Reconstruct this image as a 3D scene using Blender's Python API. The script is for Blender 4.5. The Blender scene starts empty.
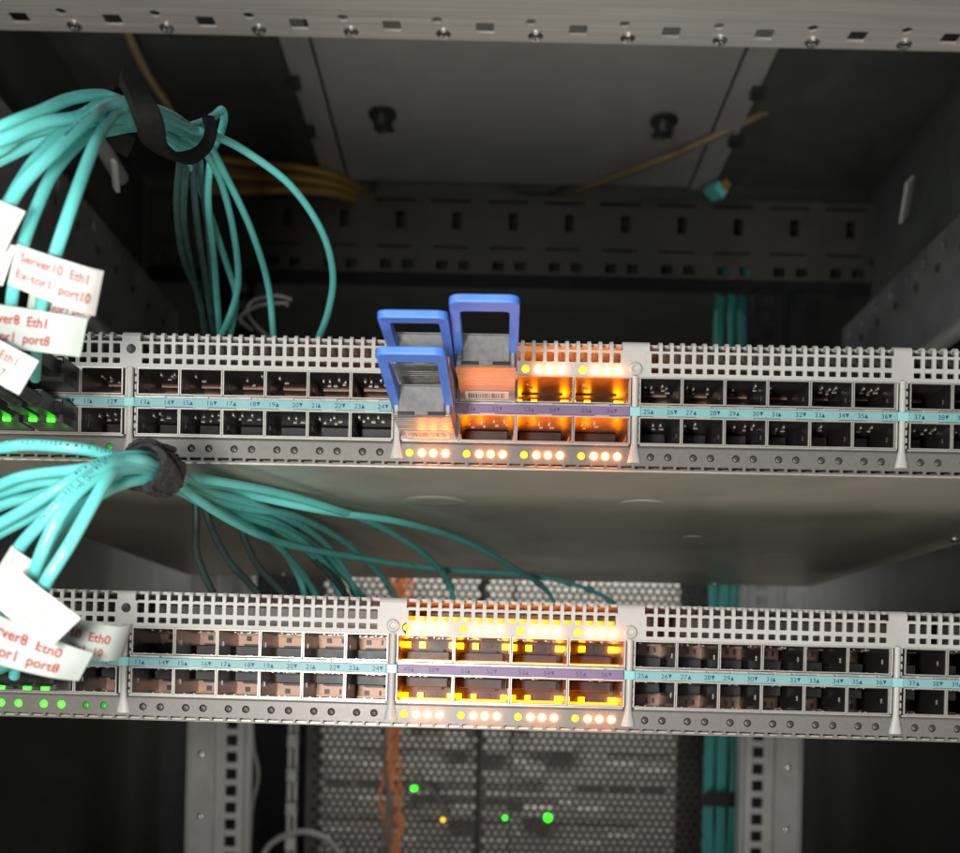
import bpy, math, random
from mathutils import Vector, Matrix, noise
random.seed(7)
S = 0.001                      # all dimensions below are millimetres
sc = bpy.context.scene
col = sc.collection

# ------------------------------------------------------------------ camera, world, lamps, exposure
cam_d = bpy.data.cameras.new('camera')
cam_d.sensor_fit = 'HORIZONTAL'; cam_d.sensor_width = 36; cam_d.lens = 40.5
cam_d.shift_x = -4 / 960; cam_d.shift_y = 254.5 / 960        # upper crop of a portrait phone picture
cam_d.clip_start = 0.01; cam_d.clip_end = 20
cam_d.dof.use_dof = True; cam_d.dof.focus_distance = 0.355; cam_d.dof.aperture_fstop = 15
cam = bpy.data.objects.new('camera', cam_d); col.objects.link(cam)
cam.location = (-8.7 * S, -360 * S, 0)
cam.rotation_euler = (Matrix.Rotation(math.radians(90), 3, 'X') @ Matrix.Rotation(math.radians(1.3), 3, 'Z')).to_euler()
sc.camera = cam

w = bpy.data.worlds.new('World'); sc.world = w; w.use_nodes = True
w.node_tree.nodes['Background'].inputs[0].default_value = (0.80, 0.93, 1.0, 1)
w.node_tree.nodes['Background'].inputs[1].default_value = 0.05

def area(name, loc, target, sx, sy, power, color):
    d = bpy.data.lights.new(name, 'AREA'); d.shape = 'RECTANGLE'; d.size = sx * S; d.size_y = sy * S
    d.energy = power; d.color = color
    o = bpy.data.objects.new(name, d); col.objects.link(o)
    o.location = Vector(loc) * S
    o.rotation_euler = (Vector(target) - Vector(loc)).to_track_quat('-Z', 'Y').to_euler()
    return o
area('phone_flash', (-72, -322, 5), (-20, 0, 70), 30, 30, 0.9, (1.0, 0.96, 0.92))
area('added_low_fill', (180, -1200, -800), (0, 100, 150), 700, 400, 10.5, (1.0, 0.93, 0.85))  # added fill from below for shelf and switch undersides, no lamp stands there
area('aisle_ceiling_lamp', (-780, -950, 460), (0, 0, 60), 600, 300, 6.0, (0.93, 1.0, 0.97))
area('rear_aisle_lamp', (40, 790, 300), (20, 1000, -120), 500, 60, 3.0, (1.0, 0.97, 0.92))

vs = sc.view_settings
vs.view_transform = 'Standard'; vs.look = 'None'; vs.exposure = 0; vs.gamma = 1; vs.use_curve_mapping = False
sc.cycles.use_denoising = True
sc.cycles.max_bounces = 8
sc.cycles.sample_clamp_indirect = 6

# ------------------------------------------------------------------ materials
def mat(name, c, rough=.5, metal=0, var=.08, scale=250, bump=0, bscale=None, stretch=None, rvar=.08, emit=0, ecol=None,
        trans=0, coat=0, dirt=None, spec=.5):
    m = bpy.data.materials.new(name); m.use_nodes = True
    nt = m.node_tree; N = nt.nodes; L = nt.links; b = N['Principled BSDF']
    tc = N.new('ShaderNodeTexCoord'); mp = N.new('ShaderNodeMapping')
    L.new(tc.outputs['Object'], mp.inputs[0])
    if stretch: mp.inputs['Scale'].default_value = stretch
    nz = N.new('ShaderNodeTexNoise'); nz.inputs['Scale'].default_value = scale; nz.inputs['Detail'].default_value = 5
    L.new(mp.outputs[0], nz.inputs['Vector'])
    rp = N.new('ShaderNodeValToRGB')
    rp.color_ramp.elements[0].position = .3; rp.color_ramp.elements[1].position = .7
    rp.color_ramp.elements[0].color = tuple(max(0, x * (1 - var)) for x in c) + (1,)
    rp.color_ramp.elements[1].color = tuple(min(1, x * (1 + var)) for x in c) + (1,)
    L.new(nz.outputs[0], rp.inputs[0])
    src = rp.outputs[0]
    if dirt:                                   # larger worn or dusty patches
        n2 = N.new('ShaderNodeTexNoise'); n2.inputs['Scale'].default_value = dirt[1]; n2.inputs['Detail'].default_value = 6
        L.new(tc.outputs['Object'], n2.inputs['Vector'])
        r2 = N.new('ShaderNodeValToRGB'); r2.color_ramp.elements[0].position = .48; r2.color_ramp.elements[1].position = .72
        L.new(n2.outputs[0], r2.inputs[0])
        mx = N.new('ShaderNodeMix'); mx.data_type = 'RGBA'
        L.new(r2.outputs[0], mx.inputs[0]); L.new(src, mx.inputs[6]); mx.inputs[7].default_value = tuple(dirt[0]) + (1,)
        src = mx.outputs[2]
    L.new(src, b.inputs['Base Color'])
    mr = N.new('ShaderNodeMapRange'); mr.inputs[3].default_value = max(.02, rough - rvar); mr.inputs[4].default_value = min(1, rough + rvar)
    L.new(nz.outputs[0], mr.inputs[0]); L.new(mr.outputs[0], b.inputs['Roughness'])
    b.inputs['Metallic'].default_value = metal; b.inputs['Specular IOR Level'].default_value = spec
    if bump:
        n3 = N.new('ShaderNodeTexNoise'); n3.inputs['Scale'].default_value = bscale or scale; n3.inputs['Detail'].default_value = 3
        L.new(mp.outputs[0], n3.inputs['Vector'])
        bp = N.new('ShaderNodeBump'); bp.inputs['Strength'].default_value = bump; bp.inputs['Distance'].default_value = .0004
        L.new(n3.outputs[0], bp.inputs['Height']); L.new(bp.outputs[0], b.inputs['Normal'])
    if emit:
        b.inputs['Emission Color'].default_value = tuple(ecol or c) + (1,); b.inputs['Emission Strength'].default_value = emit
    if trans: b.inputs['Transmission Weight'].default_value = trans
    if coat: b.inputs['Coat Weight'].default_value = coat
    return m

M = {}
M['bezel'] = mat('bezel_grey_paint', (.50, .485, .455), .45, 0, .06, 900, .06, 3000, dirt=((.44, .425, .40), 45))
M['strip'] = mat('strip_grey_paint', (.21, .198, .185), .42, .25, .05, 700, .05, 3000)
M['steel'] = mat('cage_steel', (.20, .19, .18), .32, .9, .08, 400, rvar=.1)
M['rim'] = mat('cage_rim_steel', (.56, .535, .495), .42, .5, .06, 500)
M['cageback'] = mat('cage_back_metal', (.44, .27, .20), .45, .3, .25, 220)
M['black'] = mat('black_plastic', (.018, .018, .019), .42, 0, .3, 300)
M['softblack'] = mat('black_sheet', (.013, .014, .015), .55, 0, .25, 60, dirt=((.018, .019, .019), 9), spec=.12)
M['roofdark'] = mat('haze_grey_sheet', (.085, .090, .086), .6, 0, .15, 40, dirt=((.066, .07, .068), 9), spec=.25)  # black sheet greyed to carry flare haze in its colour
M['chassis'] = mat('galvanised_sheet', (.65, .615, .525), .36, .42, .10, 14, .08, 40, stretch=(1, 1, 1), rvar=.10, dirt=((.46, .44, .385), 16))
M['inner'] = mat('chassis_inside', (.32, .31, .30), .5, .5, .1, 60)
M['brushed'] = mat('brushed_steel', (.76, .725, .67), .36, .3, .20, 120, .25, 300, stretch=(.06, 5, 5), rvar=.07)
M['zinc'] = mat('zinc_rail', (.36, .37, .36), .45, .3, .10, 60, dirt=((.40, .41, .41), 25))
M['darkzinc'] = mat('dark_frame_metal', (.06, .056, .05), .5, .2, .12, 45, dirt=((.048, .045, .04), 15))
M['roof'] = mat('roof_panel_grey', (.36, .365, .35), .55, .1, .08, 30, dirt=((.32, .325, .31), 10))
M['strut'] = mat('strut_grey', (.26, .26, .265), .45, .3, .12, 45, dirt=((.15, .15, .155), 18))
M['chrome'] = mat('bright_screw', (.75, .74, .72), .22, 1, .05, 300)
M['teal'] = mat('teal_strip', (.22, .44, .45), .45, 0, .05, 300)
M['teal_lit'] = mat('teal_strip_lit', (.30, .62, .62), .35, 0, .05, 300)
M['purple'] = mat('purple_strip', (.22, .15, .27), .45, 0, .05, 300)
M['ink'] = mat('blue_ink', (.02, .06, .16), .5, 0, .1, 300)
M['ink_p'] = mat('purple_ink', (.10, .05, .16), .5, 0, .1, 300)
M['red'] = mat('red_ink', (.36, .012, .012), .9, 0, .1, 400, spec=.05)
M['faint'] = mat('faded_ink', (.50, .22, .20), .9, 0, .08, 400, spec=.05)
M['lens'] = mat('unlit_lens', (.10, .085, .075), .25, 0, .2, 400)
AMB = (1.0, .40, .03)
M['amber_hot'] = mat('amber_led_bright', (.9, .6, .2), .3, 0, emit=48, ecol=(1.0, .24, .024))
M['amber_dim'] = mat('amber_led_dim', (.9, .5, .05), .3, 0, emit=3.2, ecol=(1.0, .52, .01))
M['amber_pipe'] = mat('amber_light_pipe', (.9, .5, .05), .3, 0, emit=22.0, ecol=(1.0, .24, .001))
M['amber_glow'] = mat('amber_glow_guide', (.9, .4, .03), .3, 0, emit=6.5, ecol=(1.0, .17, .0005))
M['amber_bar'] = mat('amber_light_bar', (.9, .5, .05), .3, 0, emit=3.0, ecol=(1.0, .19, .001))
M['green_hot'] = mat('green_led_bright', (.2, .9, .1), .3, 0, emit=5, ecol=(.02, 1.0, .01))
M['green_spill'] = mat('unlit_lens_green_spill', (.05, .3, .05), .3, 0, emit=.12, ecol=(.05, 1.0, .05))  # unlit lens; faint emission stands in for light from its neighbours
M['blue'] = mat('blue_pull_tab', (.085, .24, .80), .48, 0, .10, 160, .15, 700, dirt=((.075, .20, .70), 70))
M['module'] = mat('module_metal', (.34, .33, .315), .40, .75, .12, 350, dirt=((.36, .35, .34), 120))
M['darkmodule'] = mat('dark_module_shell', (.11, .11, .105), .4, .6, .15, 350)
M['modface'] = mat('module_face', (.20, .20, .195), .5, .3, .12, 500, .1, 1200)
M['paper'] = mat('label_paper', (.66, .66, .63), .7, 0, .04, 150, dirt=((.60, .60, .565), 90), spec=.25)
M['oldpaper'] = mat('label_laminate', (.42, .475, .44), .5, 0, .05, 120)
M['velcro'] = mat('hook_tape_black', (.022, .022, .023), .9, 0, .6, 900, .9, 1600)
M['strap'] = mat('strap_black', (.007, .007, .007), .85, 0, .4, 300, spec=.2)
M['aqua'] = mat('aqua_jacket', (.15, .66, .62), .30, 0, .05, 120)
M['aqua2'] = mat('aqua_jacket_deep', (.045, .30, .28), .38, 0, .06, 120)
M['shadeteal'] = mat('shade_dulled_jacket', (.055, .12, .11), .25, 0, .15, 120)  # aqua jacket with shade put into its colour, for strands behind the hook
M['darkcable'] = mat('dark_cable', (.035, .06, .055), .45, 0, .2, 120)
M['yellow'] = mat('yellow_fibre', (.30, .19, .035), .45, 0, .08, 120)
M['tan'] = mat('tan_cable', (.20, .15, .08), .45, 0, .08, 120)
M['orange'] = mat('orange_cable', (.95, .36, .14), .45, 0, .1, 120)
M['greycable'] = mat('grey_cable', (.22, .22, .215), .4, 0, .1, 120)
M['boot'] = mat('boot_grey', (.035, .037, .037), .4, 0, .2, 300)
M['mesh'] = mat('door_mesh_paint', (.055, .05, .044), .5, .2, .2, 60)
M['server'] = mat('server_bezel', (.52, .51, .47), .5, .3, .1, 50)
M['whitetab'] = mat('bright_tab', (.72, .71, .68), .3, .5, .05, 200)

# ------------------------------------------------------------------ mesh builder
class MB:
    def __init__(s): s.v = []; s.f = []; s.m = []
    def add(s, vs, fs, mi=0):
        o = len(s.v); s.v += [tuple(p) for p in vs]
        for f in fs: s.f.append(tuple(i + o for i in f)); s.m.append(mi)
    def box(s, x0, x1, y0, y1, z0, z1, mi=0):
        s.add([(x0,y0,z0),(x1,y0,z0),(x1,y1,z0),(x0,y1,z0),(x0,y0,z1),(x1,y0,z1),(x1,y1,z1),(x0,y1,z1)],
              [(3,2,1,0),(4,5,6,7),(0,1,5,4),(1,2,6,5),(2,3,7,6),(3,0,4,7)], mi); return s
    def bbox(s, x0, x1, y0, y1, z0, z1, b, mi=0):
        """box whose front (low y) edges are chamfered by b"""
        s.add([(x0+b,y0,z0+b),(x1-b,y0,z0+b),(x1-b,y0,z1-b),(x0+b,y0,z1-b),
               (x0,y0+b,z0),(x1,y0+b,z0),(x1,y0+b,z1),(x0,y0+b,z1),
               (x0,y1,z0),(x1,y1,z0),(x1,y1,z1),(x0,y1,z1)],
              [(0,1,2,3),(0,4,5,1),(1,5,6,2),(2,6,7,3),(3,7,4,0),(4,8,9,5),(5,9,10,6),(6,10,11,7),(7,11,8,4),(11,10,9,8)], mi); return s
    def prism(s, prof, x0, x1, mi=0):
        """profile in (y, z), extruded along x"""
        n = len(prof)
        s.add([(x0,y,z) for y,z in prof] + [(x1,y,z) for y,z in prof],
              [tuple(range(n-1,-1,-1)), tuple(range(n,2*n))] + [(i,(i+1)%n,(i+1)%n+n,i+n) for i in range(n)], mi); return s
    def cell(s, x0, x1, z0, z1, quarters, t, mi=0, back=False):
        """punched sheet cell in the xz plane at y=0: quarters = 4 arcs of hole outline, bottom/right/top/left order"""
        pts = []; qi = []
        for q in quarters:
            qi.append(len(pts)); pts += q[:-1]
        n = len(pts)
        c = [(x0,z0),(x1,z0),(x1,z1),(x0,z1)]
        vs = [(x,0,z) for x,z in c] + [(x,0,z) for x,z in pts] + [(x,t,z) for x,z in pts] + [(x,t,z) for x,z in c]
        fs = []
        for k in range(4):
            a = qi[k]; e = qi[(k+1)%4] if k < 3 else n
            arc = [4 + (i % n) for i in range(a, e+1)]
            fs.append((k, (k+1)%4) + tuple(reversed(arc)))
            if back: fs.append(tuple(reversed((4+2*n+k, 4+2*n+(k+1)%4) + tuple(i+n for i in reversed(arc)))))
        for i in range(n): fs.append((4+i, 4+(i+1)%n, 4+n+(i+1)%n, 4+n+i))
        s.add(vs, fs, mi); return s
    def tube(s, path, r, n=10, mi=0, cap=True):
        P = [Vector(p) for p in path]; rr = r if isinstance(r, (list, tuple)) else [r]*len(P)
        T = [(P[min(i+1,len(P)-1)] - P[max(i-1,0)]).normalized() for i in range(len(P))]
        up = Vector((0,0,1)) if abs(T[0].z) < .9 else Vector((1,0,0))
        nrm = (up - T[0]*up.dot(T[0])).normalized()
        vs = []; fs = []
        for i, p in enumerate(P):
            nrm = (nrm - T[i]*nrm.dot(T[i])).normalized(); bn = T[i].cross(nrm)
            for k in range(n):
                a = 2*math.pi*k/n; vs.append(p + nrm*math.cos(a)*rr[i] + bn*math.sin(a)*rr[i])
        for i in range(len(P)-1):
            for k in range(n): fs.append((i*n+k, i*n+(k+1)%n, (i+1)*n+(k+1)%n, (i+1)*n+k))
        if cap: fs += [tuple(range(n-1,-1,-1)), tuple(range((len(P)-1)*n, len(P)*n))]
        s.add(vs, fs, mi); return s
    def ribbon(s, path, width, thick, wdir, mi=0):
        """flat strap swept along a path; wdir = direction of its width at each point"""
        P = [Vector(p) for p in path]; vs = []; fs = []; n = len(P)
        for i, p in enumerate(P):
            t = (P[min(i+1,n-1)] - P[max(i-1,0)]).normalized()
            wd = Vector(wdir[i] if isinstance(wdir, list) else wdir); wd = (wd - t*wd.dot(t)).normalized()
            nn = t.cross(wd); ww = (width[i] if isinstance(width, list) else width)/2; h = thick/2
            for a, b in ((-1,-.5),(-.85,-1),(.85,-1),(1,-.5),(1,.5),(.85,1),(-.85,1),(-1,.5)): vs.append(p + wd*a*ww + nn*b*h)
        for i in range(n-1):
            for k in range(8): fs.append((i*8+k, i*8+(k+1)%8, (i+1)*8+(k+1)%8, (i+1)*8+k))
        fs += [tuple(range(7,-1,-1)), tuple(range((n-1)*8, n*8))]
        s.add(vs, fs, mi); return s
    def lathe(s, c, axis, prof, n=16, mi=0):
        """profile (r, h) revolved about axis through c"""
        ax = Vector(axis).normalized(); u = ax.orthogonal().normalized(); v = ax.cross(u); c = Vector(c); vs = []; fs = []
        for r, h in prof:
            for k in range(n):
                a = 2*math.pi*k/n; vs.append(c + ax*h + u*r*math.cos(a) + v*r*math.sin(a))
        for i in range(len(prof)-1):
            for k in range(n): fs.append((i*n+k, i*n+(k+1)%n, (i+1)*n+(k+1)%n, (i+1)*n+k))
        fs += [tuple(range(n-1,-1,-1)), tuple(range((len(prof)-1)*n, len(prof)*n))]
        s.add(vs, fs, mi); return s
    def mesh(s, name, mats, smooth=False, fix=True):
        me = bpy.data.meshes.new(name)
        me.from_pydata([(x*S, y*S, z*S) for x,y,z in s.v], [], s.f)
        for m in (mats if isinstance(mats, (list, tuple)) else [mats]): me.materials.append(M[m])
        me.polygons.foreach_set('material_index', s.m)
        if smooth:
            me.polygons.foreach_set('use_smooth', [True]*len(s.f))
            me.set_sharp_from_angle(angle=math.radians(40))
        me.update(); return me
    def build(s, name, mats, parent=None, loc=(0,0,0), smooth=False):
        return link(name, s.mesh(name, mats, smooth), parent, loc)

def link(name, me, parent=None, loc=(0,0,0), rot=None):
    o = bpy.data.objects.new(name, me); col.objects.link(o); o.parent = parent
    o.location = Vector(loc)*S
    if rot: o.rotation_euler = rot
    return o
def empty(name, loc=(0,0,0), rot=(0,0,0)):
    o = bpy.data.objects.new(name, None); col.objects.link(o); o.location = Vector(loc)*S; o.rotation_euler = rot
    o.empty_display_size = .01; return o
def tag(o, label, cat, group=None):
    o['label'] = label; o['category'] = cat
    if group: o['group'] = group
    return o
def struct(o, label=None):
    o['kind'] = 'structure'
    if label: o['label'] = label
    return o
def smooth_path(P, per=7):
    P = [Vector(p) for p in P]
    Q = [P[0]*2 - P[1]] + P + [P[-1]*2 - P[-2]]; out = []
    for i in range(1, len(Q)-2):
        a, b, c, d = Q[i-1], Q[i], Q[i+1], Q[i+2]
        for k in range(per):
            t = k/per
            out.append(.5*((2*b) + (c-a)*t + (2*a-5*b+4*c-d)*t*t + (3*b-a-3*c+d)*t*t*t))
    out.append(P[-1]); return out
def circ_quarters(cx, cz, r, n=4):
    return [[(cx + r*math.cos(math.radians(225+90*k+90*i/n)), cz + r*math.sin(math.radians(225+90*k+90*i/n))) for i in range(n+1)] for k in range(4)]
def rect_quarters(x0, x1, z0, z1, r):
    d = r*(1-.7071)
    c = [(x0+d,z0+d),(x1-d,z0+d),(x1-d,z1-d),(x0+d,z1-d)]
    return [[c[0],(x0+r,z0),(x1-r,z0),c[1]], [c[1],(x1,z0+r),(x1,z1-r),c[2]], [c[2],(x1-r,z1),(x0+r,z1),c[3]], [c[3],(x0,z1-r),(x0,z0+r),c[0]]]
def text_geo(txt, size, bold=0):
    cu = bpy.data.curves.new('t', 'FONT'); cu.body = txt; cu.size = size; cu.align_x = 'LEFT'; cu.resolution_u = 3; cu.offset = bold*size
    o = bpy.data.objects.new('t', cu); col.objects.link(o)
    dg = bpy.context.evaluated_depsgraph_get()
    me = bpy.data.meshes.new_from_object(o.evaluated_get(dg))
    vs = [(v.co.x, v.co.y) for v in me.vertices]; fs = [tuple(p.vertices) for p in me.polygons]
    bpy.data.objects.remove(o); bpy.data.curves.remove(cu); bpy.data.meshes.remove(me)
    return vs, fs

# ------------------------------------------------------------------ setting: rack shell
b = MB(); b.box(-335,335,-60,1150,452,456); struct(b.build('rack_roof', 'roofdark'), 'black sheet roof over the rack')
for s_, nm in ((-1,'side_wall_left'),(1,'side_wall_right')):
    b = MB(); b.box(min(s_*330,s_*334),max(s_*330,s_*334),-60,1150,60,451); struct(b.build(nm, 'roofdark'), 'haze-greyed rack side panel')
    b = MB(); b.box(min(s_*331,s_*334),max(s_*331,s_*334),-60,1150,-420,59); struct(b.build('shade_wall_' + ('left' if s_ < 0 else 'right'), 'softblack'), 'lower rack side panel, blackened as painted shade')  # lower wall split off and blackened; the corner shade is in its colour
b = MB(); b.box(-329,329,1146,1150,-420,451); struct(b.build('back_wall', 'softblack'), 'black panel far behind the mesh')
b = MB(); b.box(-329,329,-60,1145,-424,-420.5); struct(b.build('rack_floor', 'softblack'), 'black rack floor below the picture')

# ------------------------------------------------------------------ network switch
H = 43.2
BLK = [(-216.5,14.25,6),(-126.4,14.25,6),(-38.2,19.1,4),(40.9,14.25,6),(131.0,14.25,6)]
PLATES = [(-220,-217),(-131.7,-125.7),(-44.2,-35.2),(35.2,44.2),(125.7,131.7),(217,220)]
PILLARS = [(-128.7,0),(-39.55,1),(39.55,1),(128.7,0)]
tooth = [(0,-3.4),(0,-1.7),(.25,-.9),(.8,-.3),(1.6,0),(3.4,0),(3.4,-1),(1.8,-1),(1.2,-1.5),(1,-2.2),(1,-3.4)]

def make_grille():
    g = MB()
    for a, e in PLATES:
        g.prism([(0,-12.3)] + tooth[:6] + [(5.2,0),(5.2,-1)] + tooth[7:10] + [(1,-12.3)], a, e)
    for i in range(5):
        xa, xe = PLATES[i][1], PLATES[i+1][0]; n = round((xe-xa)/3.78); cw = (xe-xa)/n
        for k in range(n):
            x0 = xa + k*cw; x1 = x0+cw; h0, h1 = x0+.62, x1-.62
            g.cell(x0,x1,-8.2,-3.4, rect_quarters(h0,h1,-7.45,-4.1,.35), 1.0)
            if i != 2: g.cell(x0,x1,-12.3,-8.2, rect_quarters(h0,h1,-10.75,-8.85,.3), 1.0)
        for k in range(1, n):
            g.prism(tooth, xa+k*cw-.58, xa+k*cw+.58)
        g.box(xa, xe, 4.3, 5.2, -1, 0)
        g.box(xa, xe, 2.9, 3.3, -3.4, -2.9)
        if i == 2:
            cs = [BLK[2][0]+19.1*c+o for c in range(4) for o in QO]
            bd = [xa] + [(p+q)/2 for p, q in zip(cs, cs[1:])] + [xe]
            for c, x0, x1 in zip(cs, bd, bd[1:]): g.cell(x0, x1, -12.3, -8.2, circ_quarters(c, -10.0, 1.32), 1.0)
    return g.mesh('vent_grille', 'bezel')
QO = (2.9, 7.1, 10.9, 14.9)
def led_x():
    out = []
    for i, (x0, wd, n) in enumerate(BLK):
        for c in range(n):
            for o in (QO if i == 2 else (4.2, 10.0)): out.append((x0+c*wd+o, i, c))
    return out
def make_strip():
    g = MB(); L = led_x(); xs = [l[0] for l in L]
    bd = [-220] + [(p+q)/2 for p, q in zip(xs, xs[1:])] + [220]
    for (x, i, c), x0, x1 in zip(L, bd, bd[1:]): g.cell(x0, x1, 2.1, 7.3, circ_quarters(x, 4.5, 1.28), 1.2)
    n = 95; cw = 440/n
    for k in range(n):
        x0 = -220+k*cw; g.cell(x0, x0+cw, 0, 2.1, rect_quarters(x0+.45, x0+cw-.45, .45, 1.55, .2), 1.2)
    g.prism([(0,7.3),(.35,7.75),(1.6,7.75),(1.6,7.3)], -220, 220)
    g.box(-220, 220, 1.7, 2.6, 7.0, 8.8)
    return g.mesh('indicator_strip', 'strip')
def make_cage(wd, flip, seed, tall=8.3, depth=30):
    rn = random.Random(seed); g = MB(); a = wd/2; h = tall/2; t = .32; f = -1 if flip else 1
    for x0, x1, z0, z1 in ((-a-t,a+t,h,h+t),(-a-t,a+t,-h-t,-h),(-a-t,-a,-h,h),(a,a+t,-h,h)):
        g.box(x0,x1,.25,depth,z0,z1)
        g.box(x0-.02,x1+.02,-.5,.2,z0-.02,z1+.02,1)       # raw bright edge of the sheet
    g.box(-a,a,depth-.6,depth,-h,h,2)
    # stamped ribs and spring bumps on the walls
    for k in range(4):
        x = -a*.62 + k*a*.41 + rn.uniform(-.7,.7); dy = rn.uniform(-3,4)
        if rn.random() < .25: continue
        g.box(x-.3,x+.3,8+dy,8+dy+rn.uniform(1.0,3.5),h-.35,h-.02,1); g.box(x+.5,x+rn.uniform(1.2,2.2),14+dy,14.5+dy,h-.3,h-.02,1)
        g.box(x-.5,x+.1,3.0+(k%3)*1.5,4.2+(k%3)*1.5,-h+.02,-h+.3,1)
    g.box(-a+.02,-a+.3,6,20,-.9,.7,0); g.box(a-.3,a-.02,6,20,-.9,.7,0)
    g.box(-a*.8,a*.8,depth-9,depth-8.6,f*h-(.5 if f>0 else 0)*1 - .02,f*h+(0 if f>0 else .5)+.02 - (.04 if f>0 else 0),2)
    return g.mesh('port', ['steel','rim','cageback' if wd < 15 else 'black'])
def make_conn(wd, flip):
    g = MB(); a = wd/2; f = -1 if flip else 1
    z = lambda p, q: (min(f*p,f*q), max(f*p,f*q))
    z0, z1 = z(-3.9,-.35); g.bbox(-a*.86,a*.80,21,29,z0,z1,.25)
    z0, z1 = z(-.35,.35); g.box(-a*.5,a*.55,23,29,z0,z1)
    z0, z1 = z(1.6,3.4); g.box(-a*.55,-a*.28,28.9,29.3,z0,z1)
    g.box(a*.25,a*.36,28.9,29.3,z0,z1); g.box(a*.62,a*.72,28.9,29.3,z0,z1)
    return g.mesh('connector', 'black')

def textstrip_mesh(i):
    x0, wd, n = BLK[i]; g = MB(); num = {0:1, 1:13, 2:49, 3:25, 4:37}[i]
    sz = 2.25
    for c in range(n):
        for j, off in enumerate((1.25, 9.1) if i != 2 else (2.5, 10.9)):
            vs, fs = text_geo(str(num + 2*c + j), sz)
            X = x0 + c*wd + off + (random.random()-.5)*.1
            g.add([(X + x*1.05, 0, z) for x, z in vs], fs)
            tx = X + max(x for x, z in vs)*1.05 + .75
            g.add([(tx-.6,0,0),(tx+.6,0,0),(tx,0,1.4)] if j == 0 else [(tx-.6,0,1.45),(tx+.6,0,1.45),(tx,0,.05)], [(0,1,2)])
    return g.mesh('printed_numbers', 'ink_p' if i == 2 else 'ink')

me_grille = make_grille(); me_strip = make_strip()
me_cage = {(k,f,v): make_cage(13.35 if k == 's' else 18.2, f, v*10+f) for k in 'sq' for f in (0,1) for v in range(5)}
me_conn = {(k,f): make_conn(13.35 if k == 's' else 18.2, f) for k in 'sq' for f in (0,1)}
g = MB(); g.bbox(-2.6,2.6,-1.0,1.5,-.45,.45,.15); me_tab = g.mesh('latch_tab', 'rim')
dome = lambda r, y0, y1: [(r,y0),(r,y0+(y1-y0)*.35),(r*.86,y0+(y1-y0)*.7),(r*.5,y0+(y1-y0)*.93),(r*.08,y1)]
g = MB(); g.lathe((0,0,0),(0,-1,0),dome(1.24,-1.6,-.35),14); me_lens = g.mesh('indicator_light','lens',True)
def lit(mname, out):
    g = MB(); g.lathe((0,0,0),(0,-1,0),dome(1.22,-1.0,out),16); return g.mesh('indicator_light', mname, True)
me_hot, me_dim, me_gh, me_gd = lit('amber_hot',1.1), lit('amber_dim',.35), lit('green_hot',.6), lit('green_spill',.1)
g = MB(); g.lathe((0,0,0),(0,-1,0),[(2.15,-.2),(2.15,.7),(1.75,1.15),(1.2,1.15),(1.05,.55),(.1,.5)],24); me_screw = g.mesh('screw','bezel',True)
g = MB(); g.lathe((0,0,0),(0,-1,0),[(1.6,-.5),(1.6,.05),(1.5,.08),(.1,.09)],20); me_hole = g.mesh('screw_socket','black',True)
me_text = [textstrip_mesh(i) for i in range(5)]

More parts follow.
